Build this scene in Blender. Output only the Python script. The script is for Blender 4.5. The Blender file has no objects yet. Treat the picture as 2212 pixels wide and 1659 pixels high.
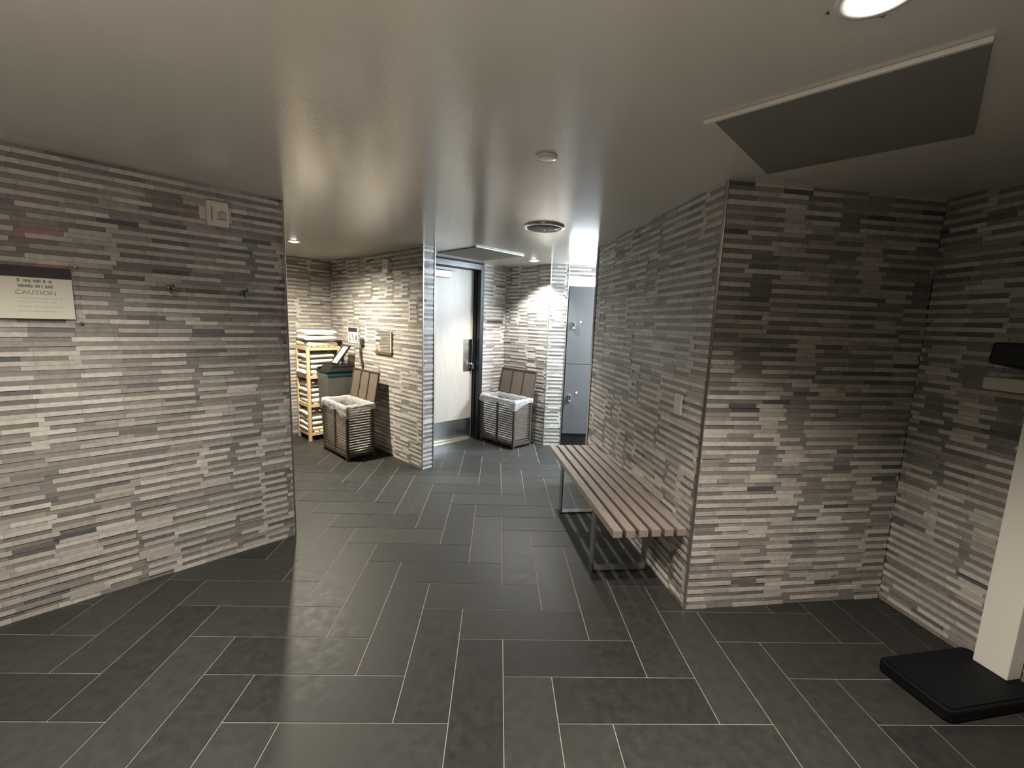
import bpy, math, random
from mathutils import Vector, Matrix, noise
random.seed(7)
S = bpy.context.scene
COL = S.collection
PI = math.pi

# ------------------------------------------------------------------ materials
def mat(name, color, rough=0.5, metal=0.0, spec=0.5, var=0.0, vscale=8.0, bump=0.0, bscale=60.0,
        alpha=1.0, trans=0.0, emit=None, estr=0.0, stretch=None):
    m = bpy.data.materials.new(name); m.use_nodes = True
    nt = m.node_tree; b = nt.nodes['Principled BSDF']
    b.inputs['Roughness'].default_value = rough
    b.inputs['Metallic'].default_value = metal
    b.inputs['Specular IOR Level'].default_value = spec
    b.inputs['Alpha'].default_value = alpha
    b.inputs['Transmission Weight'].default_value = trans
    b.inputs['Base Color'].default_value = (*color, 1)
    if emit:
        b.inputs['Emission Color'].default_value = (*emit, 1)
        b.inputs['Emission Strength'].default_value = estr
    tc = nt.nodes.new('ShaderNodeTexCoord')
    mp = nt.nodes.new('ShaderNodeMapping')
    nt.links.new(tc.outputs['Object'], mp.inputs['Vector'])
    if stretch: mp.inputs['Scale'].default_value = stretch
    if var > 0:
        n = nt.nodes.new('ShaderNodeTexNoise'); n.inputs['Scale'].default_value = vscale
        n.inputs['Detail'].default_value = 6
        nt.links.new(mp.outputs[0], n.inputs['Vector'])
        r = nt.nodes.new('ShaderNodeValToRGB')
        r.color_ramp.elements[0].position = .3; r.color_ramp.elements[1].position = .7
        r.color_ramp.elements[0].color = (*[c * (1 - var) for c in color], 1)
        r.color_ramp.elements[1].color = (*[min(1, c * (1 + var)) for c in color], 1)
        nt.links.new(n.outputs['Fac'], r.inputs['Fac'])
        nt.links.new(r.outputs['Color'], b.inputs['Base Color'])
    if bump > 0:
        n2 = nt.nodes.new('ShaderNodeTexNoise'); n2.inputs['Scale'].default_value = bscale
        n2.inputs['Detail'].default_value = 4
        nt.links.new(mp.outputs[0], n2.inputs['Vector'])
        bp = nt.nodes.new('ShaderNodeBump'); bp.inputs['Strength'].default_value = bump
        bp.inputs['Distance'].default_value = .01
        nt.links.new(n2.outputs['Fac'], bp.inputs['Height'])
        nt.links.new(bp.outputs['Normal'], b.inputs['Normal'])
    return m

def mosaic_mat():
    m = bpy.data.materials.new('mosaic_stone'); m.use_nodes = True
    nt = m.node_tree; b = nt.nodes['Principled BSDF']
    at = nt.nodes.new('ShaderNodeAttribute'); at.attribute_name = 'tone'
    r = nt.nodes.new('ShaderNodeValToRGB'); e = r.color_ramp.elements
    e[0].position = 0.0; e[0].color = (.095, .098, .108, 1)
    e[1].position = 1.0; e[1].color = (.63, .598, .54, 1)
    for p, c in ((.12, (.13, .13, .132)), (.3, (.215, .203, .188)), (.55, (.315, .297, .272)), (.8, (.475, .449, .405))):
        x = e.new(p); x.color = (*c, 1)
    nt.links.new(at.outputs['Fac'], r.inputs['Fac'])
    tc = nt.nodes.new('ShaderNodeTexCoord'); n = nt.nodes.new('ShaderNodeTexNoise')
    n.inputs['Scale'].default_value = 45; n.inputs['Detail'].default_value = 5
    nt.links.new(tc.outputs['Object'], n.inputs['Vector'])
    mr = nt.nodes.new('ShaderNodeMapRange'); mr.inputs[1].default_value = .3; mr.inputs[2].default_value = .7
    mr.inputs[3].default_value = .86; mr.inputs[4].default_value = 1.12
    nt.links.new(n.outputs['Fac'], mr.inputs[0])
    mx = nt.nodes.new('ShaderNodeMix'); mx.data_type = 'RGBA'; mx.blend_type = 'MULTIPLY'
    mx.inputs['Factor'].default_value = 1
    nt.links.new(r.outputs['Color'], mx.inputs['A']); nt.links.new(mr.outputs[0], mx.inputs['B'])
    nt.links.new(mx.outputs['Result'], b.inputs['Base Color'])
    # the charcoal pieces are glazed, the stone ones satin
    fr = nt.nodes.new('ShaderNodeMath'); fr.operation = 'MULTIPLY'; fr.inputs[1].default_value = 37.0
    nt.links.new(at.outputs['Fac'], fr.inputs[0])
    f2 = nt.nodes.new('ShaderNodeMath'); f2.operation = 'FRACT'; nt.links.new(fr.outputs[0], f2.inputs[0])
    rr = nt.nodes.new('ShaderNodeMapRange'); rr.inputs[1].default_value = .06; rr.inputs[2].default_value = .12
    rr.inputs[3].default_value = .14; rr.inputs[4].default_value = .40
    nt.links.new(f2.outputs[0], rr.inputs[0]); nt.links.new(rr.outputs[0], b.inputs['Roughness'])
    bp = nt.nodes.new('ShaderNodeBump'); bp.inputs['Strength'].default_value = .25; bp.inputs['Distance'].default_value = .004
    nt.links.new(n.outputs['Fac'], bp.inputs['Height']); nt.links.new(bp.outputs['Normal'], b.inputs['Normal'])
    return m

def floor_mat():
    m = bpy.data.materials.new('slate_tile'); m.use_nodes = True
    nt = m.node_tree; b = nt.nodes['Principled BSDF']
    at = nt.nodes.new('ShaderNodeAttribute'); at.attribute_name = 'tone'
    tc = nt.nodes.new('ShaderNodeTexCoord'); n = nt.nodes.new('ShaderNodeTexNoise')
    n.inputs['Scale'].default_value = 22; n.inputs['Detail'].default_value = 8; n.inputs['Roughness'].default_value = .65
    nt.links.new(tc.outputs['Object'], n.inputs['Vector'])
    ad = nt.nodes.new('ShaderNodeMath'); ad.operation = 'MULTIPLY_ADD'; ad.inputs[1].default_value = .45
    nt.links.new(at.outputs['Fac'], ad.inputs[0]); nt.links.new(n.outputs['Fac'], ad.inputs[2])
    r = nt.nodes.new('ShaderNodeValToRGB'); e = r.color_ramp.elements
    e[0].position = .3; e[0].color = (.013, .0137, .0127, 1)
    e[1].position = 1.1 if False else 1.0; e[1].color = (.034, .034, .030, 1)
    nt.links.new(ad.outputs[0], r.inputs['Fac']); nt.links.new(r.outputs['Color'], b.inputs['Base Color'])
    mr = nt.nodes.new('ShaderNodeMapRange'); mr.inputs[1].default_value = .3; mr.inputs[2].default_value = .7
    mr.inputs[3].default_value = .42; mr.inputs[4].default_value = .56; b.inputs['Specular IOR Level'].default_value = .36
    nt.links.new(n.outputs['Fac'], mr.inputs[0]); nt.links.new(mr.outputs[0], b.inputs['Roughness'])
    bp = nt.nodes.new('ShaderNodeBump'); bp.inputs['Strength'].default_value = .18; bp.inputs['Distance'].default_value = .004
    nt.links.new(n.outputs['Fac'], bp.inputs['Height']); nt.links.new(bp.outputs['Normal'], b.inputs['Normal'])
    return m

def liner_mat():
    m = bpy.data.materials.new('plastic_liner'); m.use_nodes = True
    nt = m.node_tree; nt.nodes.remove(nt.nodes['Principled BSDF']); out = nt.nodes['Material Output']
    d = nt.nodes.new('ShaderNodeBsdfDiffuse'); d.inputs['Color'].default_value = (.88, .88, .86, 1)
    tl = nt.nodes.new('ShaderNodeBsdfTranslucent'); tl.inputs['Color'].default_value = (.9, .9, .88, 1)
    g = nt.nodes.new('ShaderNodeBsdfGlossy'); g.inputs['Roughness'].default_value = .25
    tr = nt.nodes.new('ShaderNodeBsdfTransparent')
    tc = nt.nodes.new('ShaderNodeTexCoord'); n = nt.nodes.new('ShaderNodeTexNoise'); n.inputs['Scale'].default_value = 11
    nt.links.new(tc.outputs['Object'], n.inputs['Vector'])
    bp = nt.nodes.new('ShaderNodeBump'); bp.inputs['Strength'].default_value = .9; bp.inputs['Distance'].default_value = .03
    nt.links.new(n.outputs['Fac'], bp.inputs['Height'])
    for x in (d, tl, g): nt.links.new(bp.outputs['Normal'], x.inputs['Normal'])
    def mix(f, a, b):
        x = nt.nodes.new('ShaderNodeMixShader'); x.inputs[0].default_value = f
        nt.links.new(a.outputs[0], x.inputs[1]); nt.links.new(b.outputs[0], x.inputs[2]); return x
    nt.links.new(mix(.42, mix(.08, mix(.5, d, tl), g), tr).outputs[0], out.inputs['Surface'])
    return m
M = {}
M['mosaic'] = mosaic_mat()
M['slate'] = floor_mat()
M['grout'] = mat('floor_grout', (.25, .242, .22), .8, var=.12, vscale=20)
M['wall_back'] = mat('wall_mortar', (.17, .16, .14), .8, var=.1)
M['plaster'] = mat('plain_plaster', (.30, .29, .26), .7, var=.06, vscale=3)
M['ceiling'] = mat('ceiling_gloss_paint', (.56, .53, .465), .17, spec=.75, var=.03, vscale=3, bump=.06, bscale=70)
M['panel'] = mat('ceiling_panel_paint', (.17, .165, .145), .65, var=.05)
M['panel_rim'] = mat('ceiling_panel_rim', (.62, .59, .52), .4, var=.04)
M['chrome'] = mat('polished_chrome', (.78, .78, .77), .12, 1.0, var=.03)
M['mirror'] = mat('mirror_steel', (.62, .62, .60), .06, 1.0, var=.03)
M['steel'] = mat('brushed_steel', (.52, .53, .53), .3, 1.0, var=.08, vscale=30, stretch=(1, 1, 14))
M['trim'] = mat('anodised_edge_trim', (.60, .59, .56), .28, 1.0, var=.05)
M['lens'] = mat('downlight_lens', (.9, .9, .85), .4, emit=(1, .94, .82), estr=30)
M['lens_far'] = mat('downlight_lens_cool', (.9, .9, .88), .4, emit=(1, .97, .9), estr=18)
M['led'] = mat('led_diffuser', (.9, .9, .9), .4, emit=(.84, .92, 1), estr=34)
M['white_enamel'] = mat('white_enamel', (.62, .61, .57), .4, var=.03)
M['scale_white'] = mat('scale_column_enamel', (.84, .82, .74), .4, var=.02)
M['bench_wood'] = mat('bench_slat_wood', (.27, .228, .20), .5, var=.22, vscale=14, stretch=(12, 1, 12), bump=.1)
M['leg_steel'] = mat('bench_leg_steel', (.42, .42, .41), .22, 1.0, var=.04)
M['hamper_wood'] = mat('hamper_louver_wood', (.10, .08, .06), .5, var=.2, vscale=10, stretch=(1, 8, 8))
M['hamper_dark'] = mat('hamper_frame_wood', (.05, .04, .031), .5, var=.2, vscale=10, stretch=(8, 8, 1))
M['lid_wood'] = mat('hamper_lid_wood', (.125, .098, .076), .55, var=.2, vscale=12, stretch=(8, 8, 1))
M['liner'] = liner_mat()
M['pine'] = mat('pine_wood', (.66, .49, .29), .5, var=.15, vscale=9, stretch=(10, 10, 1))
M['towel'] = mat('white_terry', (.82, .79, .71), .95, spec=.1, var=.05, vscale=25, bump=.5, bscale=160)
M['bin'] = mat('grey_bin_plastic', (.085, .088, .076), .45, var=.06)
M['bin_lid'] = mat('black_bin_lid', (.005, .0055, .006), .5, spec=.18, var=.2)
M['teal'] = mat('teal_tape', (.03, .34, .42), .4, var=.08)
M['paper'] = mat('printed_paper', (.66, .63, .54), .6, var=.02)
M['paper_white'] = mat('white_paper', (.78, .76, .70), .6, var=.02)
M['ink'] = mat('black_ink', (.012, .010, .014), .4, var=.1)
M['grey_ink'] = mat('faded_ink', (.22, .20, .16), .6, var=.1)
M['pale_ink'] = mat('pale_ink', (.50, .47, .39), .6, var=.1)
M['yellow_ink'] = mat('yellow_ink', (.75, .62, .15), .6, var=.1)
M['acrylic'] = mat('clear_acrylic', (.97, .97, .97), .05, trans=1.0, alpha=.35)
M['strobe'] = mat('strobe_plastic', (.68, .63, .55), .45, var=.04)
M['glass_lens'] = mat('strobe_lens', (.92, .92, .92), .06, trans=.9)
M['hook'] = mat('hook_bronze_metal', (.20, .20, .17), .35, .8, var=.1)
M['door'] = mat('maple_veneer', (.40, .365, .312), .42, var=.07, vscale=6, stretch=(9, 9, .8))
M['frame'] = mat('dark_door_frame', (.009, .011, .017), .38, var=.1)
M['threshold'] = mat('threshold_metal', (.62, .56, .40), .35, 1.0, var=.05)
M['locker'] = mat('grey_locker_metal', (.085, .087, .088), .4, var=.05, vscale=4)
M['black'] = mat('black_rubber', (.003, .0034, .0045), .6, spec=.22, var=.2, vscale=30)
M['blackplastic'] = mat('black_plastic', (.006, .006, .007), .5, var=.2)
M['grille'] = mat('diffuser_disc_paint', (.085, .078, .058), .55, var=.12, vscale=90)
M['beige'] = mat('beige_plastic', (.42, .40, .33), .5, var=.05)
M['cord'] = mat('cord_rubber', (.03, .028, .025), .5, var=.1)

# ------------------------------------------------------------------ mesh helper
class MB:
    def __init__(s): s.v = []; s.f = []; s.mi = []; s.t = []
    def face(s, idx, mi=0, tone=.5): s.f.append(tuple(idx)); s.mi.append(mi); s.t.append(tone)
    def add(s, vs): k = len(s.v); s.v += [tuple(v) for v in vs]; return k
    def box(s, x0, x1, y0, y1, z0, z1, mi=0, tone=.5, T=None, skip=()):
        P = [(x0,y0,z0),(x1,y0,z0),(x1,y1,z0),(x0,y1,z0),(x0,y0,z1),(x1,y0,z1),(x1,y1,z1),(x0,y1,z1)]
        if T: P = [tuple(T @ Vector(p)) for p in P]
        k = s.add(P)
        for n, q in (('b',(0,3,2,1)),('t',(4,5,6,7)),('y0',(0,1,5,4)),('x1',(1,2,6,5)),('y1',(2,3,7,6)),('x0',(3,0,4,7))):
            if n not in skip: s.face([k+i for i in q], mi, tone)
    def prism(s, pts, z0, z1, mi=0):
        n = len(pts); k = s.add([(*p, z0) for p in pts] + [(*p, z1) for p in pts])
        s.face([k+i for i in range(n)][::-1], mi); s.face([k+n+i for i in range(n)], mi)
        for i in range(n): j = (i+1) % n; s.face([k+i, k+j, k+n+j, k+n+i], mi)
    def lathe(s, prof, n=40, mi=0, cx=0, cy=0, axis='z', T=None):
        rows = []
        for r, z in prof:
            P = [(cx+r*math.cos(2*PI*i/n), cy+r*math.sin(2*PI*i/n), z) for i in range(n)]
            if T: P = [tuple(T @ Vector(p)) for p in P]
            rows.append(s.add(P))
        for a, b in zip(rows, rows[1:]):
            for i in range(n): j = (i+1) % n; s.face([a+i, a+j, b+j, b+i], mi)
        for a, rev in ((rows[0], True), (rows[-1], False)):
            q = [a+i for i in range(n)]; s.face(q[::-1] if rev else q, mi)
    def tube(s, pts, r, n=10, mi=0):
        pts = [Vector(p) for p in pts]; rows = []
        for i, p in enumerate(pts):
            d = (pts[min(i+1, len(pts)-1)] - pts[max(i-1, 0)]).normalized()
            u = d.cross(Vector((.31, .17, .93))).normalized(); w = d.cross(u)
            rr = r[i] if isinstance(r, (list, tuple)) else r
            rows.append(s.add([p + rr*(math.cos(2*PI*k/n)*u + math.sin(2*PI*k/n)*w) for k in range(n)]))
        for a, b in zip(rows, rows[1:]):
            for i in range(n): j = (i+1) % n; s.face([a+i, a+j, b+j, b+i], mi)
        s.face([rows[0]+i for i in range(n)][::-1], mi); s.face([rows[-1]+i for i in range(n)], mi)
    def build(s, name, mats, parent=None, smooth=False, bevel=0, tone=False, subsurf=0):
        me = bpy.data.meshes.new(name); me.from_pydata(s.v, [], s.f); me.update()
        for m in (mats if isinstance(mats, (list, tuple)) else [mats]): me.materials.append(m)
        me.polygons.foreach_set('material_index', s.mi)
        if tone:
            a = me.attributes.new('tone', 'FLOAT', 'FACE'); a.data.foreach_set('value', s.t)
        if smooth: me.polygons.foreach_set('use_smooth', [True]*len(s.f))
        import bmesh
        if not tone:
            bm = bmesh.new(); bm.from_mesh(me); bmesh.ops.recalc_face_normals(bm, faces=bm.faces); bm.to_mesh(me); bm.free()
        o = bpy.data.objects.new(name, me); COL.objects.link(o)
        if parent: o.parent = parent
        if bevel:
            md = o.modifiers.new('bevel', 'BEVEL'); md.width = bevel; md.segments = 2; md.limit_method = 'ANGLE'
        if subsurf:
            md = o.modifiers.new('sub', 'SUBSURF'); md.levels = subsurf; md.render_levels = subsurf
        return o

def tag(o, label=None, cat=None, group=None, kind=None):
    if label: o['label'] = label
    if cat: o['category'] = cat
    if group: o['group'] = group
    if kind: o['kind'] = kind
    return o
def thing(name, label, cat, loc=(0,0,0), rz=0, group=None, kind=None):
    o = bpy.data.objects.new(name, None); COL.objects.link(o); o.empty_display_size = .05
    o.location = loc; o.rotation_euler = (0, 0, rz)
    return tag(o, label, cat, group, kind)
def copy_tree(o, parent=None):
    c = o.copy(); COL.objects.link(c)
    if parent: c.parent = parent
    for ch in list(o.children): copy_tree(ch, c)
    return c

# ------------------------------------------------------------------ plan of the place (metres)
H = 2.19
e1 = Vector((.722, .692)).normalized(); e2 = Vector((.692, -.722)).normalized()
V2 = lambda x, y: Vector((x, y))
B = V2(-1.357, 2.785); A2 = B - e1*4.4
Wc = V2(-2.19, 5.66); Q = Wc + e2*2.11
def st(s, t): return Wc + e1*s + e2*t
colB = Q + e1*.13
dl = colB - e2*.555                       # left end of the door wall
F = V2(.071, 5.63); dwall = (F - dl).normalized()
G = V2(.59, 5.12); K = V2(2.7, 5.15)
C1 = V2(1.043, 2.065); bw = V2(-.0981, .9952); Ee = C1 + bw*1.806
D = V2(2.237, 2.19); rw = V2(.0985, -.9951); R2 = D + rw*3.2

# ------------------------------------------------------------------ mosaic walls
PL, RH = .1525, .0222
def mosaic_wall(name, a, b, label, holes=(), thick=.12, seed=1, z1=H, tiles=(None, None), ins=.007):
    """slab from a to b, its tiled face on the right-hand side when walking from a to b"""
    rnd = random.Random(seed)
    d = (b - a); L = d.length; d = d / L; n = Vector((d.y, -d.x))
    mb = MB()
    def pt(u, w, z): q = a + d*u + n*w; return (q.x, q.y, z)
    def slab(u0, u1, z0, z1_):
        P = [pt(u0,-.005,z0), pt(u1,-.005,z0), pt(u1,-thick,z0), pt(u0,-thick,z0)]
        P += [(x, y, z1_) for x, y, _ in P]
        k = mb.add(P)
        for q in ((0,1,5,4),(1,2,6,5),(2,3,7,6),(3,0,4,7),(4,5,6,7),(3,2,1,0)): mb.face([k+i for i in q], 1)
    us = sorted({0, L, *[h[0] for h in holes], *[h[1] for h in holes]})
    us = [u for u in us if 0 <= u <= L]
    for u0, u1 in zip(us, us[1:]):
        hs = [h for h in holes if h[0] <= u0+1e-6 and h[1] >= u1-1e-6]
        if not hs: slab(u0 + (ins if u0 == 0 else 0), u1 - (ins if u1 == L else 0), 0, z1)
        else:
            h = hs[0]
            if h[2] > .01: slab(u0, u1, 0, h[2])
            if h[3] < z1-.01: slab(u0, u1, h[3], z1)
    t0, t1 = tiles[0] or 0, tiles[1] or L
    nrow = int(math.ceil(z1/RH)); off0 = rnd.random()*PL; phase = {}
    for r in range(nrow):
        z0 = r*RH; zz = min(z0+RH-.0009, z1-.0006)
        if zz-z0 < .004: continue
        off = off0 + (.020 if r % 2 else -.016) + rnd.uniform(-.022, .022)
        u = t0 - PL + (off % PL)
        ci = 0
        while u < t1:
            x = rnd.random(); ci += 1
            blk = r//11
            if blk not in phase:
                ph, v = [], rnd.random() < .5
                for _ in range(60):
                    if rnd.random() < .27: v = not v
                    ph.append(v)
                phase[blk] = ph
            light = ((r % 2 == 0) == phase[blk][ci]) if rnd.random() < .95 else rnd.random() < .5
            if light: tone = rnd.uniform(.74, 1.0) if x < .84 else rnd.uniform(.5, .74)
            else: tone = rnd.uniform(.27, .48) if x < .74 else (rnd.uniform(.48, .66) if x < .88 else rnd.uniform(.14, .27))
            if rnd.random() < .010: tone = rnd.uniform(0, .1)
            dep = -.0012 + rnd.uniform(-.0012, .0012) + (.0012 if light else -.0014)
            segs = [(max(u, t0), min(u+PL-.0012, t1))]
            for h in holes:
                if zz > h[2]+.002 and z0 < h[3]-.002:
                    ns = []
                    for s0, s1 in segs:
                        if s1 <= h[0] or s0 >= h[1]: ns.append((s0, s1)); continue
                        if s0 < h[0]: ns.append((s0, h[0]))
                        if s1 > h[1]: ns.append((h[1], s1))
                    segs = ns
            for s0, s1 in segs:
                if s1-s0 < .003: continue
                P = [pt(s0,-.005,z0), pt(s1,-.005,z0), pt(s1,-.005,zz), pt(s0,-.005,zz),
                     pt(s0,dep,z0), pt(s1,dep,z0), pt(s1,dep,zz), pt(s0,dep,zz)]
                k = mb.add(P)
                for q in ((4,5,6,7),(0,1,5,4),(1,2,6,5),(2,3,7,6),(3,0,4,7)): mb.face([k+i for i in q], 0, tone)
            u += PL
    o = mb.build(name, [M['mosaic'], M['wall_back']], tone=True)
    return tag(o, label, 'wall', kind='structure')

mosaic_wall('wall_left', A2, B, 'long mosaic tiled wall on the left with the caution sign', seed=11, tiles=(1.4, None))
mosaic_wall('wall_alcove_back', Wc - e1*2.6, Wc + e1*.0, 'mosaic wall behind the towel shelf in the alcove', seed=12, tiles=(.6, None))
mosaic_wall('wall_alcove_right', Wc, Q, 'mosaic alcove wall behind the left hamper and bin', seed=13, thick=.125)
mosaic_wall('wall_column_end', Q, colB, 'narrow bluish-lit mosaic end of the partition beside the door', seed=14, thick=.05)
mosaic_wall('wall_partition_rear', colB, dl, 'hidden side of the partition next to the door', seed=15, thick=.005)
DL = (F - dl).length
DOOR0, DOOR1, DOORZ = .02, DL - .375, 2.18
mosaic_wall('wall_door', dl, F, 'short mosaic wall that holds the door and the clear sign', holes=((DOOR0, DOOR1, -.01, DOORZ),), seed=16)
mosaic_wall('wall_corner', F, G, 'mosaic wall behind the right hamper with a light scallop', seed=17)
NU0 = .21
mosaic_wall('wall_locker', G, K, 'mosaic wall around the locker niche', holes=((NU0, 1.75, -.01, 2.06),), seed=18)
mosaic_wall('wall_bench', Ee, C1, 'mosaic wall behind the slatted bench', seed=19)
mosaic_wall('wall_front_right', C1, D, 'mosaic wall facing the camera right of the bench', seed=20)
mosaic_wall('wall_right', D, R2, 'dark mosaic wall at the far right behind the scale', seed=21, tiles=(None, 1.6))

def plain_wall(name, a, b, label, t=.08):
    d = (b-a).normalized(); n = Vector((d.y, -d.x)); mb = MB()
    P = [a, b, b - n*t, a - n*t]
    mb.prism([(p.x, p.y) for p in P], 0, H)
    return tag(mb.build(name, M['plaster']), label, 'wall', kind='structure')
plain_wall('wall_rear', V2(3.2, -2.2), V2(-4.9, -2.2), 'plain wall behind the camera')
plain_wall('wall_west', V2(-4.9, -2.2), V2(-4.9, 6.6), 'plain far left wall of the room')
plain_wall('wall_north', V2(-4.9, 6.6), V2(3.2, 6.6), 'plain wall behind the alcove and lockers')
plain_wall('wall_east', V2(3.2, 6.6), V2(3.2, -2.2), 'plain wall at the far right end of the corridor')
plain_wall('wall_corridor', V2(3.2, 4.02), V2(Ee.x+.0, 3.9), 'plain corridor wall behind the bench wall', t=-.05).hide_render = False

# ------------------------------------------------------------------ floor and ceiling
def make_floor():
    mb = MB(); WX, WY = .2085, .2150; X0, Y0 = .063, 1.405; g = .0016
    x0, x1, y0, y1 = -4.9, 3.2, -2.2, 6.6
    k = mb.add([(x0,y0,-.0022),(x1,y0,-.0022),(x1,y1,-.0022),(x0,y1,-.0022)]); mb.face([k,k+1,k+2,k+3], 1)
    rnd = random.Random(3)
    def tile(xa, xb, ya, yb):
        xa, xb, ya, yb = max(xa,x0), min(xb,x1), max(ya,y0), min(yb,y1)
        if xb-xa < .01 or yb-ya < .01: return
        t = rnd.random()
        a, b = g, g+.0012
        P = [(xa+a,ya+a,-.0022),(xb-a,ya+a,-.0022),(xb-a,yb-a,-.0022),(xa+a,yb-a,-.0022)]
        P += [(xa+b,ya+b,0),(xb-b,ya+b,0),(xb-b,yb-b,0),(xa+b,yb-b,0)]
        k = mb.add(P)
        for q in ((4,5,6,7),(0,1,5,4),(1,2,6,5),(2,3,7,6),(3,0,4,7)): mb.face([k+i for i in q], 0, t)
    for r in range(-20, 28):
        for c in range(-28, 20):
            m = (c + r - 1) % 6
            if m == 0: tile(X0+c*WX, X0+(c+3)*WX, Y0+r*WY, Y0+(r+1)*WY)
            elif m == 3: tile(X0+c*WX, X0+(c+1)*WX, Y0+r*WY, Y0+(r+3)*WY)
    return tag(mb.build('floor', [M['slate'], M['grout']], tone=True), 'dark slate floor tiles in a herringbone with pale grout', 'floor', kind='structure')
make_floor()

L_MAIN = V2(.755, .95); L_LEFT = V2(-1.44, 1.25); L_ALC = V2(-1.985, 4.275); L_COR = V2(.363, 4.89); L_FILL = V2(-.2, -1.1)
def make_ceiling():
    # ceiling slab with a round hole at each recessed lamp: a grid of cells around square cut-outs keeps it simple
    mb = MB(); x0, x1, y0, y1 = -4.9, 3.2, -2.2, 6.6
    holes = [(p.x, p.y, r) for p, r in ((L_MAIN,.066),(L_LEFT,.06),(L_ALC,.052),(L_COR,.056),(L_FILL,.06))]
    xs = sorted({x0, x1, *[h[0]-h[2] for h in holes], *[h[0]+h[2] for h in holes]})
    ys = sorted({y0, y1, *[h[1]-h[2] for h in holes], *[h[1]+h[2] for h in holes]})
    for xa, xb in zip(xs, xs[1:]):
        for ya, yb in zip(ys, ys[1:]):
            cx, cy = (xa+xb)/2, (ya+yb)/2
            hh = [h for h in holes if abs(cx-h[0]) < h[2] and abs(cy-h[1]) < h[2]]
            if not hh:
                k = mb.add([(xa,ya,H),(xa,yb,H),(xb,yb,H),(xb,ya,H)]); mb.face([k,k+1,k+2,k+3])
    for hx, hy, r in holes:                          # square-to-circle collars
        n = 32; ring = []; sq = []
        for i in range(n):
            a = 2*PI*i/n + PI/4/8; c, s_ = math.cos(a), math.sin(a); m = max(abs(c), abs(s_))
            ring.append((hx + r*.97*c, hy + r*.97*s_, H)); sq.append((hx + r*c/m, hy + r*s_/m, H))
        k = mb.add(ring + sq)
        for i in range(n): j = (i+1) % n; mb.face([k+i, k+n+i, k+n+j, k+j])
    k = mb.add([(x0,y0,H+.18),(x1,y0,H+.18),(x1,y1,H+.18),(x0,y1,H+.18)]); mb.face([k,k+1,k+2,k+3])
    return tag(mb.build('ceiling', M['ceiling']), 'low glossy warm grey painted ceiling', 'ceiling', kind='structure')
make_ceiling()

# ------------------------------------------------------------------ corner trims
def trim(i, p, label, w=.011):
    mb = MB(); mb.box(-w/2, w/2, -w/2, w/2, 0, H)
    o = mb.build('trim_%d' % i, M['trim'], bevel=.002); o.location = (p.x, p.y, 0); o.rotation_euler[2] = math.atan2(e1.y, e1.x)
    return tag(o, label, 'corner trim', kind='structure')
trim(1, B + e1*.004, 'metal edge trim at the end of the left mosaic wall')
trim(2, C1, 'dark metal corner trim at the near end of the bench wall', .014)
trim(3, Q, 'left metal trim on the partition end')
trim(4, colB, 'right metal trim on the partition end beside the door')
trim(5, G, 'metal corner trim between the right hamper and the lockers')
trim(6, G + (K-G).normalized()*NU0, 'metal trim at the left edge of the locker niche', .009)

# ------------------------------------------------------------------ recessed lamps
def downlight(name, p, r, label, mlens, watts, color, cone=112, blend=.35, src=.035, group='recessed ceiling downlights'):
    t = thing(name, label, 'ceiling light', (p.x, p.y, H), group=group)
    mb = MB(); n = 40
    prof = [(r+.022, 0), (r+.020, -.004), (r+.004, -.005), (r, 0), (r*.93, .045), (r*.93, .05)]
    rows = [mb.add([(q*math.cos(2*PI*i/n), q*math.sin(2*PI*i/n), z) for i in range(n)]) for q, z in prof]
    for a, b in zip(rows, rows[1:]):
        for i in range(n): j = (i+1) % n; mb.face([a+i, a+j, b+j, b+i])
    mb.build('trim_ring', M['white_enamel'], t, smooth=True)
    ml = MB(); ml.lathe([(r*.97, .004), (r*.95, -.003), (r*.7, -.009), (r*.3, -.012), (.002, -.0125)], 32); ml.build('lens', mlens, t)
    l = bpy.data.lights.new('lamp', 'SPOT'); l.energy = watts; l.color = color; l.spot_size = math.radians(cone)
    l.spot_blend = blend; l.shadow_soft_size = src
    o = bpy.data.objects.new('lamp', l); COL.objects.link(o); o.parent = t; o.location = (0, 0, -.018)
    return t
downlight('downlight', L_MAIN, .055, 'bright recessed downlight at the top edge near the square panel', M['lens'], 250, (1, .90, .79), cone=120, blend=.9)
downlight('downlight', L_LEFT, .05, 'recessed downlight in front of the left mosaic wall', M['lens'], 225, (1, .92, .81), cone=138, blend=1)
downlight('downlight', L_ALC, .042, 'small recessed downlight above the towel alcove', M['lens_far'], 390, (1, .90, .74), cone=164, blend=1)
downlight('downlight', L_COR, .046, 'small recessed downlight in front of the right hamper wall', M['lens_far'], 180, (1, .97, .93), cone=118, blend=.5)
downlight('downlight', L_FILL, .05, 'unseen fill downlight added behind the camera', M['lens'], 12, (1, .91, .8), cone=120, blend=1)  # weak lamp added out of view as rear fill for the near floor

def area(name, loc, rot, size, watts, color):
    l = bpy.data.lights.new(name, 'AREA'); l.energy = watts; l.color = color; l.shape = 'RECTANGLE'; l.size, l.size_y = size
    o = bpy.data.objects.new(name, l); COL.objects.link(o); o.location = loc; o.rotation_euler = rot
    return o
area('corridor_light', (2.3, 4.5, 2.1), (0, math.radians(28), 0), (.5, 1.0), 200, (.76, .88, 1))
area('exit_glow', (.3, -.55, 2.02), (math.radians(90), 0, math.radians(45)), (.24, .11), .9, (1, .12, .08))
def aim(d): return Vector(d).to_track_quat('-Z', 'Y').to_euler()
area('added_ceiling_fill', (-.7, -1.0, .6), aim((-.05, .42, 1)), (1.6, 1.0), 19, (1, .91, .78)).data.spread = math.radians(115)  # upward fill light added behind the camera to brighten the ceiling

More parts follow.
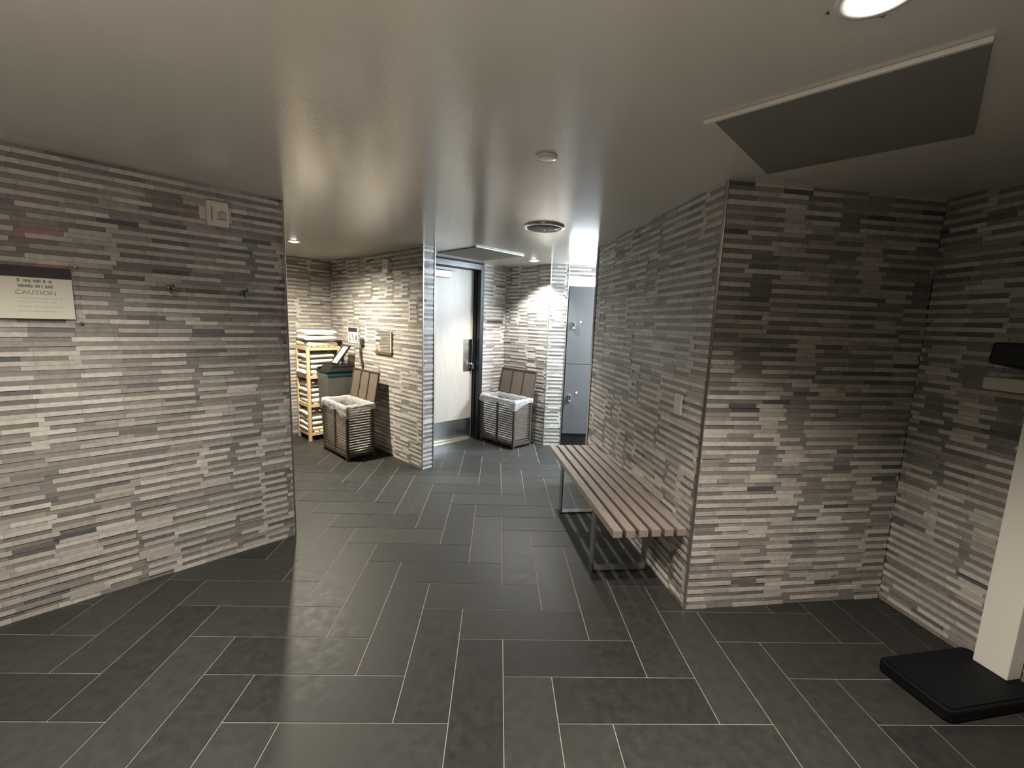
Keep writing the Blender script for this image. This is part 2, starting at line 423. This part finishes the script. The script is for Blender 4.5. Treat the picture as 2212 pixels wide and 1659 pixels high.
# ------------------------------------------------------------------ ceiling fittings
def access_panel(p, label):
    t = thing('ceiling_access_panel', label, 'access panel', (p.x, p.y, H), math.atan2(e2.y, e2.x) , group='square ceiling access panels')
    mb = MB(); mb.box(0, .62, 0, .64, -.010, -.001); mb.build('panel', M['panel'], t, bevel=.002)
    mr = MB(); mr.box(-.03, .62, -.014, -.0005, -.013, -.0005); mr.build('edge_strip', M['panel_rim'], t, bevel=.002)
    return t
pp = access_panel(V2(.69, 1.50), 'large dark square ceiling panel by the bright downlight')
p2 = access_panel(V2(-.223, 4.118), 'dark square ceiling panel in front of the door')
p2.rotation_euler[2] = math.atan2(e1.y, e1.x)

t = thing('ceiling_diffuser', 'round dark ceiling disc with a pale ring', 'vent', (.30, 3.19, H))
mb = MB(); n = 56
for prof, nm, m_ in (([(.150,-.0005),(.148,-.010),(.134,-.016),(.126,-.010),(.124,-.0005)], 'ring', M['chrome']), ([(.124,-.004),(.122,-.012),(.06,-.016),(.01,-.017)], 'disc', M['grille']), ([(.010,-.017),(.009,-.023),(.003,-.024)], 'screw', M['chrome'])):
    mb = MB(); mb.lathe(prof, n); mb.build(nm, m_, t, smooth=True)
mb = MB(); mb.lathe([(.046,-.0005),(.046,-.007),(.043,-.009),(.02,-.0095)], 40)
o = mb.build('ceiling_cover_plate', M['ceiling'], smooth=True); o.location = (.174, 1.888, H)
tag(o, 'small round ceiling-coloured cover plate in front of the round vent', 'sprinkler cover')

# ------------------------------------------------------------------ lettering helpers (u along the face, z up, drawn on local y=0 facing -y)
def text(body, size, x, z, m, parent, y=-.004, ext=.0004):
    cu = bpy.data.curves.new('lettering', 'FONT'); cu.body = body; cu.size = size; cu.extrude = ext
    cu.align_x = 'CENTER'; cu.align_y = 'CENTER'; cu.materials.append(m)
    o = bpy.data.objects.new('lettering', cu); COL.objects.link(o)
    cu.space_character = 1.05
    bpy.context.view_layer.update()
    me = bpy.data.meshes.new_from_object(o.evaluated_get(bpy.context.evaluated_depsgraph_get()))
    bpy.data.objects.remove(o); bpy.data.curves.remove(cu)
    o = bpy.data.objects.new('lettering', me); COL.objects.link(o); o.parent = parent
    o.location = (x, y, z); o.rotation_euler = (PI/2, 0, 0)
    return o
def blocks(mb, rnd, x0, x1, z, h, y=-.0045, fill=.75):
    x = x0
    while x < x1:
        w = rnd.uniform(.25, .8)*h
        if rnd.random() < fill: mb.box(x, min(x+w*.8, x1), y, y+.0008, z + rnd.uniform(0,.15)*h, z+h*rnd.uniform(.85,1))
        x += w
def on_wall(a, d, u, off=0.0):                 # point at distance u along a wall, OFF in front of its face
    n = Vector((d.y, -d.x)); q = a + d*u + n*off; return q
def wang(d): return math.atan2(d.y, d.x)       # local +x along d, local -y = towards the room

Aref = V2(-2.297, 1.88) - Vector((e1.y, -e1.x))*0
lw0 = B - e1*1.301                              # same origin as the measured u of the left wall
uL = lambda u: lw0 + e1*u
nL = Vector((e1.y, -e1.x))
# caution sign
q = uL(.24)
t = thing('caution_sign', 'beige notice with a black header and CAUTION lettering on the left wall', 'sign', (q.x, q.y, 1.555), wang(e1))
mb = MB(); mb.box(-.118, .118, -.014, -.008, -.117, .117); mb.build('board', M['paper'], t, bevel=.001)
mb = MB(); mb.box(-.118, .118, -.0150, -.0141, .068, .117); mb.build('header', M['ink'], t)
rnd = random.Random(5); mb = MB()
blocks(mb, rnd, -.053, .052, .045, .015, -.0146, .9); blocks(mb, rnd, -.052, .054, .022, .015, -.0146, .85)
mb.build('heading_lines', M['grey_ink'], t)
text('CAUTION', .027, .0, .0, M['grey_ink'], t, -.0146)
mb = MB()
for i, z in enumerate((-.028, -.044, -.066, -.086)): blocks(mb, rnd, -.06, .08 - .02*(i % 2), z, .006, -.0146, .9)
mb.build('body_lines', M['pale_ink'], t)
for x, z in ((.135, .132), (.135, -.132), (-.135, .132), (-.135, -.132)):
    mb = MB(); mb.lathe([(.006, -.001), (.006, .013), (.004, .016)], 14, T=Matrix.Rotation(PI/2, 4, 'X')); 
    o = mb.build('standoff', M['chrome'], t, smooth=True); o.location = (x, 0, z)
mb = MB(); mb.box(-.145, .145, -.0076, -.0060, -.142, .142); mb.build('clear_backing', M['acrylic'], t)

# fire strobe units
def strobe(q, z, d, label):
    t = thing('fire_strobe', label, 'alarm strobe', (q.x, q.y, z), wang(d), group='wall mounted alarm strobes')
    mb = MB(); mb.box(-.052, .052, -.045, -.006, -.066, .066); mb.build('housing', M['strobe'], t, bevel=.006)
    mb = MB(); mb.box(-.078, .072, -.006, -.0005, -.035, .035); mb.build('mounting_plate', M['strobe'], t, bevel=.002)
    mb = MB(); mb.lathe([(.021, .044), (.020, .054), (.013, .063), (.004, .066)], 24, T=Matrix.Rotation(PI/2, 4, 'X')); o = mb.build('lens', M['glass_lens'], t, smooth=True); o.location = (.018, 0, -.004)
    mb = MB(); mb.box(-.030, -.026, -.0462, -.0452, -.04, .035); mb.box(-.006, .040, -.0462, -.0452, -.030, -.026); mb.build('moulding_lines', M['hook'], t)
    return t
strobe(uL(.955), 2.035, e1, 'grey alarm strobe with a clear lens high on the left wall')
dA = (Q - Wc).normalized()
strobe(on_wall(Wc, dA, 1.47), 2.03, dA, 'grey alarm strobe high on the alcove wall above the left hamper')

# robe hooks
def hook(u, label):
    q = uL(u)
    t = thing('robe_hook', label, 'hook', (q.x, q.y, 1.614), wang(e1), group='metal hooks on the left wall')
    mb = MB(); mb.lathe([(.018, .001), (.018, .006), (.012, .010)], 24, T=Matrix.Rotation(PI/2, 4, 'X')); mb.build('rosette', M['hook'], t, smooth=True)
    mb = MB(); mb.tube([(0,-.008,.004),(0,-.03,.003),(.006,-.045,.008),(.012,-.05,.018),(.012,-.05,.026)], [.007,.007,.007,.007,.009]); mb.build('upper_prong', M['hook'], t, smooth=True)
    mb = MB(); mb.tube([(0,-.008,-.002),(0,-.022,-.014),(0,-.034,-.020),(0,-.042,-.012)], [.007,.007,.007,.008]); mb.build('lower_prong', M['hook'], t, smooth=True)
hook(.726, 'metal robe hook between the caution sign and the wall end')
hook(1.068, 'metal robe hook closest to the end of the left wall, under the strobe')

# light switch plate on bench wall  (u measured from the near corner)
db = -bw
q = C1 + bw*.245
t = thing('switch_plate', 'pale switch plate on the bench wall near the corner', 'switch', (q.x, q.y, 1.08), wang(db))
mb = MB(); mb.box(-.038, .038, -.012, -.0005, -.058, .058); mb.build('plate', M['white_enamel'], t, bevel=.003)
mb = MB(); mb.box(-.017, .017, -.0145, -.0122, -.034, .034); mb.build('rocker', M['white_enamel'], t, bevel=.001)

# ------------------------------------------------------------------ bench
BL, BWD, BZ = 1.55, .405, .45
perp = V2(bw.y, -bw.x)                          # towards the wall
o0 = C1 + bw*.03 - perp*.012
t = thing('slatted_bench', 'brown slatted wooden bench on steel loop legs along the wall', 'bench', (o0.x, o0.y, 0), math.atan2(bw.y, bw.x) - PI/2)
pitch = (BWD - .050)/5
for i in range(6):
    mb = MB(); x = -BWD + i*pitch
    mb.box(x, x+.050, 0, BL, BZ-.042, BZ); mb.build('slat', M['bench_wood'], t, bevel=.003)
for y in (.345, BL-.40):
    mb = MB(); th = .012; wd = .065; x0, x1, zt = -BWD+.022, -.03, BZ-.042
    mb.box(x0, x1, y, y+wd, 0.0, th); mb.box(x0, x1, y, y+wd, zt-th, zt)
    mb.box(x0, x0+th, y, y+wd, th, zt-th); mb.box(x1-th, x1, y, y+wd, th, zt-th)
    mb.build('leg_frame', M['leg_steel'], t, bevel=.0015)

# ------------------------------------------------------------------ hampers  (local x along the wide side to the right = +t, local y to the wall)
HW, HD, HH = .60, .31, .585
def louver_panel(mb, x0, x1, y, z0, z1, n, ax):
    for i in range(n):
        z = z0 + (z1-z0)*(i+.5)/n; h = (z1-z0)/n*.50
        if ax == 'x': P = [(x0,y-.007,z-h/2),(x1,y-.007,z-h/2),(x1,y+.007,z+h/2),(x0,y+.007,z+h/2),(x0,y-.004,z-h/2+.005),(x1,y-.004,z-h/2+.005)]
        R = Matrix.Translation((0, y, z)) @ Matrix.Rotation(math.radians(-12), 4, 'X') if ax == 'x' else Matrix.Translation((y, 0, z)) @ Matrix.Rotation(math.radians(12), 4, 'Y')
        if ax == 'x': mb.box(x0, x1, -.0028, .0028, -h/2*1.15, h/2*1.15, T=R)
        else: mb.box(-.0028, .0028, x0, x1, -h/2*1.15, h/2*1.15, T=R)
def hamper(p, label):
    t = thing('laundry_hamper', label, 'hamper', (p.x, p.y, 0), wang(e2), group='louvered wooden hampers')
    mb = MB(); a = .026
    for x in (0, HW-a):
        for y in (0, HD-a): mb.box(x, x+a, y, y+a, 0, HH)
    for y in (0, HD-a):
        mb.box(a, HW-a, y+.003, y+a-.003, HH-.035, HH-.002); mb.box(a, HW-a, y+.003, y+a-.003, .03, .065)
        mb.box(HW/2-a/2, HW/2+a/2, y+.003, y+a-.003, .065, HH-.035)
    for x in (0, HW-a):
        mb.box(x+.003, x+a-.003, a, HD-a, HH-.035, HH-.002); mb.box(x+.003, x+a-.003, a, HD-a, .03, .065)
    mb.box(a, HW-a, a, HD-a, .034, .046)
    mb.build('frame', M['hamper_dark'], t, bevel=.002)
    for x0, x1 in ((a, HW/2-a/2), (HW/2+a/2, HW-a)):
        for y in (a/2, HD-a/2):
            mb = MB(); louver_panel(mb, x0, x1, y, .067, HH-.037, 17, 'x'); mb.build('louver_panel', M['hamper_wood'], t)
    for x in (a/2, HW-a/2):
        mb = MB(); louver_panel(mb, a, HD-a, x, .067, HH-.037, 17, 'y'); mb.build('louver_panel', M['hamper_wood'], t)
    # lid, hinged on the wall side and leaning back
    lid = bpy.data.objects.new('lid', None); COL.objects.link(lid); lid.parent = t
    lid.location = (0, HD, HH); lid.rotation_euler = (math.radians(-10), 0, 0)
    mb = MB(); L = .335; w3 = (HW-.03-.028)/3
    mb.box(0, .015, -.002, .016, 0, L); mb.box(HW-.015, HW, -.002, .016, 0, L); mb.box(.015, HW-.015, -.002, .016, L-.016, L); mb.box(.015, HW-.015, -.002, .016, 0, .016)
    mb.build('lid_frame', M['hamper_dark'], lid, bevel=.0015)
    for i in range(3):
        mb = MB(); x = .015 + i*(w3+.014); mb.box(x, x+w3, .006, .011, .016, L-.016); mb.build('lid_board', M['lid_wood'], lid)
    for i in range(2):
        mb = MB(); x = .015 + w3 + .007 + i*(w3+.014); mb.box(x-.011, x+.011, -.002, .0055, .0165, L-.0165); mb.build('lid_stile', M['hamper_dark'], lid, bevel=.001)
    return t
h1p = st(-.462, .825); h2p = V2(.208, 4.881) - e2*HW
hm = hamper(h1p, 'louvered wooden hamper with open lid in the alcove beside the grey bin')
hm2 = copy_tree(hm); hm2.location = (h2p.x, h2p.y, 0)
hm2['label'] = 'louvered wooden hamper with open lid right of the door'

def liner(name, p, label, seed):
    """thin plastic bag folded over the hamper rim: outer skirt, rim, inner wall and sagging bottom"""
    rnd = random.Random(seed); mb = MB(); n = 96
    def rect(k, grow):                         # point k/n round the rim, pushed out by grow
        per = 2*(HW+HD); s = per*k/n
        x0, x1, y0, y1 = -grow, HW+grow, -grow, HD+grow
        if s < HW: return x0 + (x1-x0)*s/HW, y0
        s -= HW
        if s < HD: return x1, y0 + (y1-y0)*s/HD
        s -= HD
        if s < HW: return x1 - (x1-x0)*s/HW, y1
        s -= HW
        return x0, y1 - (y1-y0)*s/HD
    rows = []
    def row(fg, fz):
        P = []
        for k in range(n):
            x, y = rect(k, fg(k)); P.append((x, y, fz(k)))
        rows.append(mb.add(P))
    N = lambda k, f, sc: noise.noise(Vector((math.cos(2*PI*k/n)*sc, math.sin(2*PI*k/n)*sc, f + seed*7.3)))
    def drop(k):
        s = k/n*2*(HW+HD); base = .066 + .045*N(k, 1, 1.8)
        c = abs(s-HW); base += .055*math.exp(-(c/.16)**2)       # longest at the near corner
        return max(.03, base)
    row(lambda k: .006+.010*N(k,3,4), lambda k: HH-drop(k))
    row(lambda k: .009+.008*N(k,4,5), lambda k: HH-drop(k)*.66+.008*N(k,14,9))
    row(lambda k: .008+.006*N(k,5,6), lambda k: HH-drop(k)*.33)
    row(lambda k: .008+.005*N(k,6,6), lambda k: HH+.004)
    row(lambda k: -.004+.004*N(k,7,6), lambda k: HH+.008+.010*N(k,8,5))
    row(lambda k: -.030+.008*N(k,9,5), lambda k: HH-.004+.008*N(k,10,4))
    row(lambda k: -.034+.006*N(k,11,5), lambda k: HH-.06)
    row(lambda k: -.036+.008*N(k,12,5), lambda k: HH-.25)
    row(lambda k: -.038+.008*N(k,13,4), lambda k: HH-.44)
    row(lambda k: -.060+.008*N(k,13,4), lambda k: HH-.50)
    row(lambda k: -.110, lambda k: HH-.525)
    for a, b in zip(rows, rows[1:]):
        for i in range(n): j = (i+1) % n; mb.face([a+i, a+j, b+j, b+i])
    mb.face([rows[-1]+i for i in range(n)])
    o = mb.build(name, M['liner'], smooth=True); o.location = (p.x, p.y, 0); o.rotation_euler[2] = wang(e2)
    return tag(o, label, 'bin liner', group='white plastic hamper liners')
liner('bin_liner', h1p, 'white plastic liner folded over the hamper in the alcove', 1)
liner('bin_liner', h2p, 'white plastic liner folded over the hamper right of the door', 2)

# ------------------------------------------------------------------ towel shelf (local x along e2 = +t, local y along e1 = +s)
SX, SY, SH = .36, .40, 1.125
sp = st(-.478, .092)
t = thing('towel_shelf', 'pine shelf unit holding white towels in the alcove corner', 'shelf', (sp.x, sp.y, 0), wang(e2))
a = .034
for x in (0, SX-a):
    for y in (0, SY-a):
        mb = MB(); mb.box(x, x+a, y, y+a, 0, SH-.002); mb.build('post', M['pine'], t, bevel=.002)
LEV = (.10, .445, .79, SH)
for z in LEV:
    mb = MB()
    mb.box(a, SX-a, .004, .024, z-.036, z-.004); mb.box(a, SX-a, SY-.024, SY-.004, z-.036, z-.004)
    mb.box(.004, .024, a, SY-a, z-.036, z-.004); mb.box(SX-.024, SX-.004, a, SY-a, z-.036, z-.004)
    for i in range(6):
        y = .004 + i*(SY-.008-.05)/5; xx = (a+.001, SX-a-.001) if i in (0, 5) else (.004, SX-.004)
        if z == SH: xx = (0, SX)
        mb.box(xx[0], xx[1], y, y+.05, z-.004, z+.008)
    mb.build('shelf_board', M['pine'], t, bevel=.0015)

def towel_mesh(seed, w, dpt, h):
    """folded bath towel: three soft layers with a rounded fold towards the front (-x side) """
    mb = MB(); nx = 12; lay = 1
    prof = []
    lh = h/lay
    pts = []
    for l in range(lay):                       # outline of two stacked rounded folds (front at y=0)
        z0 = l*lh
        for k in range(7):
            an = -PI/2 + PI*k/6; pts.append((.5*lh - .5*lh*math.cos(an)*1.1, z0 + lh/2 + lh/2*math.sin(an)*.97))
    top = [(dpt*f, h) for f in (.3, .6, .9)] + [(dpt, h*.75), (dpt, h*.25)]
    bot = [(dpt*f, 0) for f in (.9, .6, .3)]
    out = pts + top + bot
    n = len(out); rows = []
    for i in range(nx+1):
        u = i/nx; x = (u-.5)*w; P = []
        e = 1 - .10*(abs(2*u-1)**6)
        for (y, z) in out:
            q = Vector((x*9, y*9, z*20 + seed*5.1))
            P.append((x + .006*noise.noise(q), y*1.0 + .007*noise.noise(q+Vector((5,0,0))), z*e + (.006*noise.noise(q*.7+Vector((0,9,0))) if z > h*.3 else 0)))
        rows.append(mb.add(P))
    for r0, r1 in zip(rows, rows[1:]):
        for i in range(n): j = (i+1) % n; mb.face([r0+i, r1+i, r1+j, r0+j])
    mb.face([rows[0]+i for i in range(n)]); mb.face([rows[-1]+i for i in range(n)][::-1])
    return mb
PROTO = {}
def towel(k, cx, cy, z, rz, label, group, w=.25, dpt=.30, h=.06):
    if k not in PROTO:
        mb = towel_mesh(k, w, dpt, h); PROTO[k] = mb.build('folded_towel', M['towel'], smooth=True); o = PROTO[k]
    else: o = PROTO[k].copy(); COL.objects.link(o)
    q = sp + e2*cx + e1*cy
    o.location = (q.x, q.y, z); o.rotation_euler = (0, 0, wang(e2)+rz)
    return tag(o, label, 'towel', group)
rank4 = ('lowest', 'second from the bottom', 'third from the bottom', 'uppermost')
hz = .055
for i in range(3):
    towel(10+i, SX/2+(.0, .01, .0)[i], .0+(.01, .0, .02)[i], SH+.009+i*.067, (.03, -.05, .06)[i],
          'thick white folded towel on top of the pine shelf, %s of three' % ('lowest', 'middle', 'uppermost')[i], 'towels on top of the shelf', w=.33, dpt=.36, h=.058)
for lev, nm in ((2, 'upper'), (1, 'middle'), (0, 'bottom')):
    z = LEV[lev] + .009
    for i in range(4):
        towel(20+lev*4+i, SX/2+random.uniform(-.006,.006), .012+random.uniform(-.015,.012) - (.02 if lev == 2 and i == 0 else 0), z+i*(hz+.008), random.uniform(-.04,.04),
              'white folded towel on the %s shelf tier, %s of four' % (nm, rank4[i]), 'towels on the %s shelf tier' % nm, w=.268, dpt=.34, h=hz)

# ------------------------------------------------------------------ grey bin with black lid
bp = st(-.375, .475); BX, BY = .295, .335
t = thing('waste_bin', 'tall grey bin with a black lid between the shelf and hamper', 'bin', (bp.x, bp.y, 0), wang(e2))
mb = MB()
def ringbox(mb, levels, mi=0):
    rows = [mb.add([(x0,y0,z),(x1,y0,z),(x1,y1,z),(x0,y1,z)]) for x0,x1,y0,y1,z in levels]
    for r0, r1 in zip(rows, rows[1:]):
        for i in range(4): j = (i+1) % 4; mb.face([r0+i, r0+j, r1+j, r1+i], mi)
    mb.face([rows[0]+i for i in range(4)][::-1], mi); mb.face([rows[-1]+i for i in range(4)], mi)
ringbox(mb, [(.05,BX-.05,.04,BY-.03,0),(.03,BX-.03,.03,BY-.02,.40),(.012,BX-.012,.012,BY-.012,.405),(0,BX,0,BY,.845)])
mb.build('body', M['bin'], t, bevel=.006)
mb = MB(); ringbox(mb, [(-.0015,BX+.0005,-.0015,BY,.815),(-.002,BX+.001,-.002,BY,.842)]); mb.build('tape_band', M['teal'], t)
mb = MB(); ringbox(mb, [(-.01,BX+.014,-.01,BY+.01,.846),(-.012,BX+.016,-.012,BY+.012,.868),(-.008,BX+.012,-.006,BY+.01,.872),(.02,BX-.015,.03,BY-.0,.905),(.03,BX-.02,.07,BY-.0,.93)]); mb.build('lid', M['bin_lid'], t, bevel=.006)
mb = MB(); ringbox(mb, [(.0,.055,-.006,.05,.868),(.005,.06,0,.05,.90),(.012,.06,.01,.05,.905)]); mb.build('lid_handle', M['bin_lid'], t, bevel=.004)
# framed notice leaning on the lid against the wall
t = thing('framed_notice', 'black framed notice leaning on the lid of the grey bin', 'picture frame', (0,0,0), wang(e2))
q = bp + e2*.175 + e1*.12; t.location = (q.x, q.y, .947); t.rotation_euler = (math.radians(-38), 0, wang(e2)+.05)
mb = MB(); w, h, b = .16, .27, .016
mb.box(-w/2,w/2,0,.02,0,b); mb.box(-w/2,w/2,0,.02,h-b,h); mb.box(-w/2,-w/2+b,0,.02,b,h-b); mb.box(w/2-b,w/2,0,.02,b,h-b)
mb.build('frame', M['blackplastic'], t, bevel=.002)
mb = MB(); mb.box(-w/2+b, w/2-b, .006, .012, b, h-b); mb.build('sheet', M['paper_white'], t)
mb = MB(); mb.box(-.035,.035,.0050,.0058,.225,.243); mb.build('heading', M['yellow_ink'], t)
mb = MB(); mb.box(-.045,.040,.0050,.0058,.165,.180); mb.build('text_line', M['grey_ink'], t)

# wall items in the alcove (d = dA along the wall from the corner)
q = on_wall(Wc, dA, .635)
t = thing('wall_notice', 'white notice with a dark header above the bin in the alcove', 'sign', (q.x, q.y, 1.285), wang(dA))
mb = MB(); mb.box(-.125, .125, -.006, -.001, -.10, .085); mb.build('sheet', M['paper_white'], t)
mb = MB(); mb.box(-.118, .118, -.0070, -.0061, .032, .082); mb.build('header', M['ink'], t)
mb = MB(); mb.box(-.085,-.07,-.007,-.0062,-.07,.015); mb.box(-.095,-.06,-.007,-.0062,-.075,-.06); mb.build('pictogram', M['hook'], t)
mb = MB()
for x, z in ((-.02,.012),(-.014,-.01),(-.005,-.03),(.004,-.05)): mb.box(x, x+.02, -.007, -.0062, z-.022, z)
mb.build('pictogram', M['hook'], t)
mb = MB(); mb.box(.075,.10,-.007,-.0062,-.01,.005); mb.box(.065,.11,-.007,-.0062,-.06,-.015); mb.box(.07,.105,-.007,-.0062,-.085,-.07); mb.build('pictogram', M['hook'], t)
q = on_wall(Wc, dA, .885)
t = thing('power_cord', 'dark cord hanging from the alcove wall beside the notice', 'cord', (q.x, q.y, 0), wang(dA))
mb = MB(); mb.box(-.035, .035, -.030, -.001, 1.17, 1.25); mb.build('plug', M['cord'], t, bevel=.008)
mb = MB(); mb.tube([(-.02,-.02,1.18),(-.03,-.022,1.10),(-.015,-.02,1.02),(.005,-.016,.95),(.012,-.014,.86),(.012,-.014,.72),(.01,-.014,.5)], .012, 8); mb.build('cable', M['cord'], t, smooth=True)
q = on_wall(Wc, dA, 1.37)
t = thing('towel_dispenser', 'flush mirror-steel wall dispenser between the left hamper and the partition', 'dispenser', (q.x, q.y, 1.23), wang(dA))
mb = MB(); mb.box(-.165, .165, -.014, -.0005, -.10, .125); mb.build('mirror_face', M['mirror'], t, bevel=.002)
mb = MB(); mb.box(-.18, .17, -.018, -.0005, -.125, -.10); mb.build('bottom_ledge', M['hook'], t, bevel=.002)
mb = MB(); mb.box(.165, .178, -.020, -.0005, -.10, .125); mb.build('side_flange', M['white_enamel'], t, bevel=.002)

# ------------------------------------------------------------------ door  (local x along the wall, local -y into the room)
t = thing('door_1', 'pale maple door in a dark frame, half hidden by the partition', 'door', (dl.x, dl.y, 0), wang(dwall), kind='structure')
j = .055; a0, a1 = DOOR0, DOOR1; dep = .115
mb = MB()
mb.box(a0, a0+j, -.012, dep, 0, DOORZ); mb.box(a1-j, a1, -.012, dep, 0, DOORZ); mb.box(a0+j, a1-j, -.012, dep, DOORZ-.065, DOORZ)
mb.box(a1-j-.012, a1-j, .06, dep+.055, 0, DOORZ-.065); mb.box(a0+j, a0+j+.012, .06, dep+.055, 0, DOORZ-.065)
mb.build('frame', M['frame'], t, bevel=.002)
mb = MB(); mb.box(a0+j+.016, a1-j-.016, dep-.01, dep+.035, .008, DOORZ-.07); mb.build('leaf', M['door'], t, bevel=.002)
lx1 = a1-j-.016
mb = MB(); mb.box(a0+j+.03, lx1-.015, dep-.0125, dep-.0102, .02, .265); mb.build('kick_plate', M['steel'], t)
mb = MB(); mb.box(lx1-.145, lx1-.012, dep-.016, dep-.0102, .87, 1.27); hp = mb.build('handle_plate', M['chrome'], t, bevel=.001)
mb = MB(); mb.lathe([(.030, .016), (.030, .022), (.016, .026), (.014, .05)], 24, T=Matrix.Translation((lx1-.07, dep, .965)) @ Matrix.Rotation(PI/2, 4, 'X'))
mb.tube([(lx1-.07, dep-.05, .965),(lx1-.05, dep-.056, .968),(lx1-.02, dep-.056, .955),(lx1-.018, dep-.05, .90)], [.012,.012,.011,.010]); mb.build('lever', M['chrome'], hp, smooth=True)
mb = MB(); mb.box(a0+.30, lx1-.385, dep-.07, dep-.0102, 1.985, 2.062); cl = mb.build('closer', M['white_enamel'], t, bevel=.004)
mb = MB(); mb.box(a0+.34, lx1-.33, dep-.085, dep-.055, 2.068, 2.085); mb.build('closer_arm', M['frame'], cl)
mb = MB(); mb.box(a0+j, a1-j, .03, dep+.05, 0, .007); mb.build('threshold', M['threshold'], t)
# clear sign right of the door
us0 = DL - .195
q = on_wall(dl, dwall, us0)
t = thing('acrylic_sign', 'clear acrylic sign with a dark text line right of the door', 'sign', (q.x, q.y, 1.502), wang(dwall))
mb = MB(); mb.box(-.165, .165, -.014, -.010, -.105, .105); mb.build('plate', M['acrylic'], t, bevel=.001)
mb = MB(); rnd = random.Random(4); blocks(mb, rnd, -.125, .14, -.018, .032, -.0155, .9); mb.build('text_line', M['ink'], t)
mb = MB(); mb.box(-.115, -.06, -.0152, -.0146, .06, .066); mb.build('small_mark', M['hook'], t)
for x in (-.152, .152):
    for z in (-.092, .092):
        mb = MB(); mb.lathe([(.007, .0005), (.007, .018), (.005, .020)], 12, T=Matrix.Translation((x, 0, z)) @ Matrix.Rotation(PI/2, 4, 'X')); mb.build('standoff', M['chrome'], t, smooth=True)

# ------------------------------------------------------------------ lockers in the niche
dk = (K-G).normalized()
q = G + dk*(NU0+.008)
t = thing('locker', 'grey two-door locker in the niche behind the bench', 'locker', (q.x, q.y, 0), wang(dk))
LW = .345
mb = MB(); mb.box(0, LW, .022, .40, .15, 1.955); mb.build('body', M['locker'], t)
mb = MB(); mb.box(.002, LW-.002, .03, .38, 0, .15); mb.build('plinth', M['blackplastic'], t)
for z0, z1, zl, zn in ((.155, 1.018, .602, .672), (1.026, 1.95, 1.488, 1.53)):
    mb = MB(); mb.box(.012, LW-.012, .004, .0215, z0, z1); dd = mb.build('locker_door', M['locker'], t, bevel=.002)
    mb = MB(); mb.box(.062, .096, -.022, .0038, zl-.042, zl+.042); lk = mb.build('lock', M['chrome'], dd, bevel=.003)
    mb = MB(); mb.box(.067, .091, -.0235, -.0222, zl-.018, zl+.036); mb.build('keypad', M['blackplastic'], lk)
    mb = MB(); mb.lathe([(.013, -.003), (.012, .003)], 20, T=Matrix.Translation((.165, 0, zn)) @ Matrix.Rotation(PI/2, 4, 'X')); mb.build('number_disc', M['white_enamel'], dd)
q2 = G + dk*(NU0+.008+LW+.006)
mb = MB(); mb.box(0, 1.15, .022, .40, 0, 1.955)
o = mb.build('locker_bank', M['locker'], bevel=.003); o.location = (q2.x, q2.y, 0); o.rotation_euler[2] = wang(dk)
tag(o, 'grey lockers hidden behind the end of the bench wall', 'locker')
q = G + dk*(NU0+.004)
mb = MB(); mb.box(.0, 1.5, .01, .20, 1.962, 2.055)
o = mb.build('light_strip', M['led'], bevel=.003); o.location = (q.x, q.y, 0); o.rotation_euler[2] = wang(dk)
tag(o, 'glowing white light strip above the lockers', 'light strip')

# ------------------------------------------------------------------ scale at the right
t = thing('weighing_scale', 'floor scale with a black platform and white column at the right wall', 'scale', (1.805, 1.401, 0), math.atan2(.058, .38))
mb = MB()
def rounded(x0, x1, y0, y1, r, n=6):
    P = []
    for cx, cy, a0_ in ((x1-r, y0+r, -PI/2), (x1-r, y1-r, 0), (x0+r, y1-r, PI/2), (x0+r, y0+r, PI)):
        for k in range(n+1): an = a0_ + PI/2*k/n; P.append((cx + r*math.cos(an), cy + r*math.sin(an)))
    return P
mb.prism(rounded(0, .50, 0, .285, .03), .004, .055); mb.build('platform', M['black'], t, bevel=.008)
mb = MB(); mb.prism(rounded(.012, .49, .012, .273, .025), .0555, .060); mb.build('rubber_mat', M['black'], t)
mb = MB(); mb.box(.422, .50, .085, .205, .0605, 1.30); mb.build('column', M['scale_white'], t, bevel=.004)
mb = MB(); mb.box(.205, .50, .06, .23, 1.301, 1.352); mb.build('console_tray', M['beige'], t, bevel=.006)
mb = MB(); T_ = Matrix.Translation((.365, .145, 1.43)) @ Matrix.Rotation(math.radians(8), 4, 'Y')
mb.box(-.13, .13, -.10, .10, -.045, .045, T=T_); mb.build('console', M['blackplastic'], t, bevel=.012)

# ------------------------------------------------------------------ camera, world, colour
f_px, pitch, roll, yaw = 918.65, .144167, -.036075, .034586
cp, sp_ = math.cos(pitch), math.sin(pitch); cy_, sy_ = math.cos(yaw), math.sin(yaw)
fwd = Vector((sy_*cp, cy_*cp, -sp_)); right = Vector((cy_, -sy_, 0)); down = fwd.cross(right)
cr, sr = math.cos(roll), math.sin(roll)
r2 = right*cr + down*sr; d2 = down*cr - right*sr
cam = bpy.data.cameras.new('camera'); co = bpy.data.objects.new('camera', cam); COL.objects.link(co)
Mx = Matrix((( r2.x, -d2.x, -fwd.x, 0), (r2.y, -d2.y, -fwd.y, 0), (r2.z, -d2.z, -fwd.z, 1.5), (0, 0, 0, 1)))
co.matrix_world = Mx
cam.sensor_fit = 'HORIZONTAL'; cam.sensor_width = 36; cam.lens = f_px/2212*36; cam.clip_start = .02
S.camera = co
w = bpy.data.worlds.new('world'); S.world = w; w.use_nodes = True
w.node_tree.nodes['Background'].inputs[0].default_value = (.02, .02, .022, 1)
w.node_tree.nodes['Background'].inputs[1].default_value = .3
S.view_settings.view_transform = 'Standard'; S.view_settings.look = 'None'
S.view_settings.gamma = 1; S.view_settings.use_curve_mapping = False
S.view_settings.exposure = 0.38
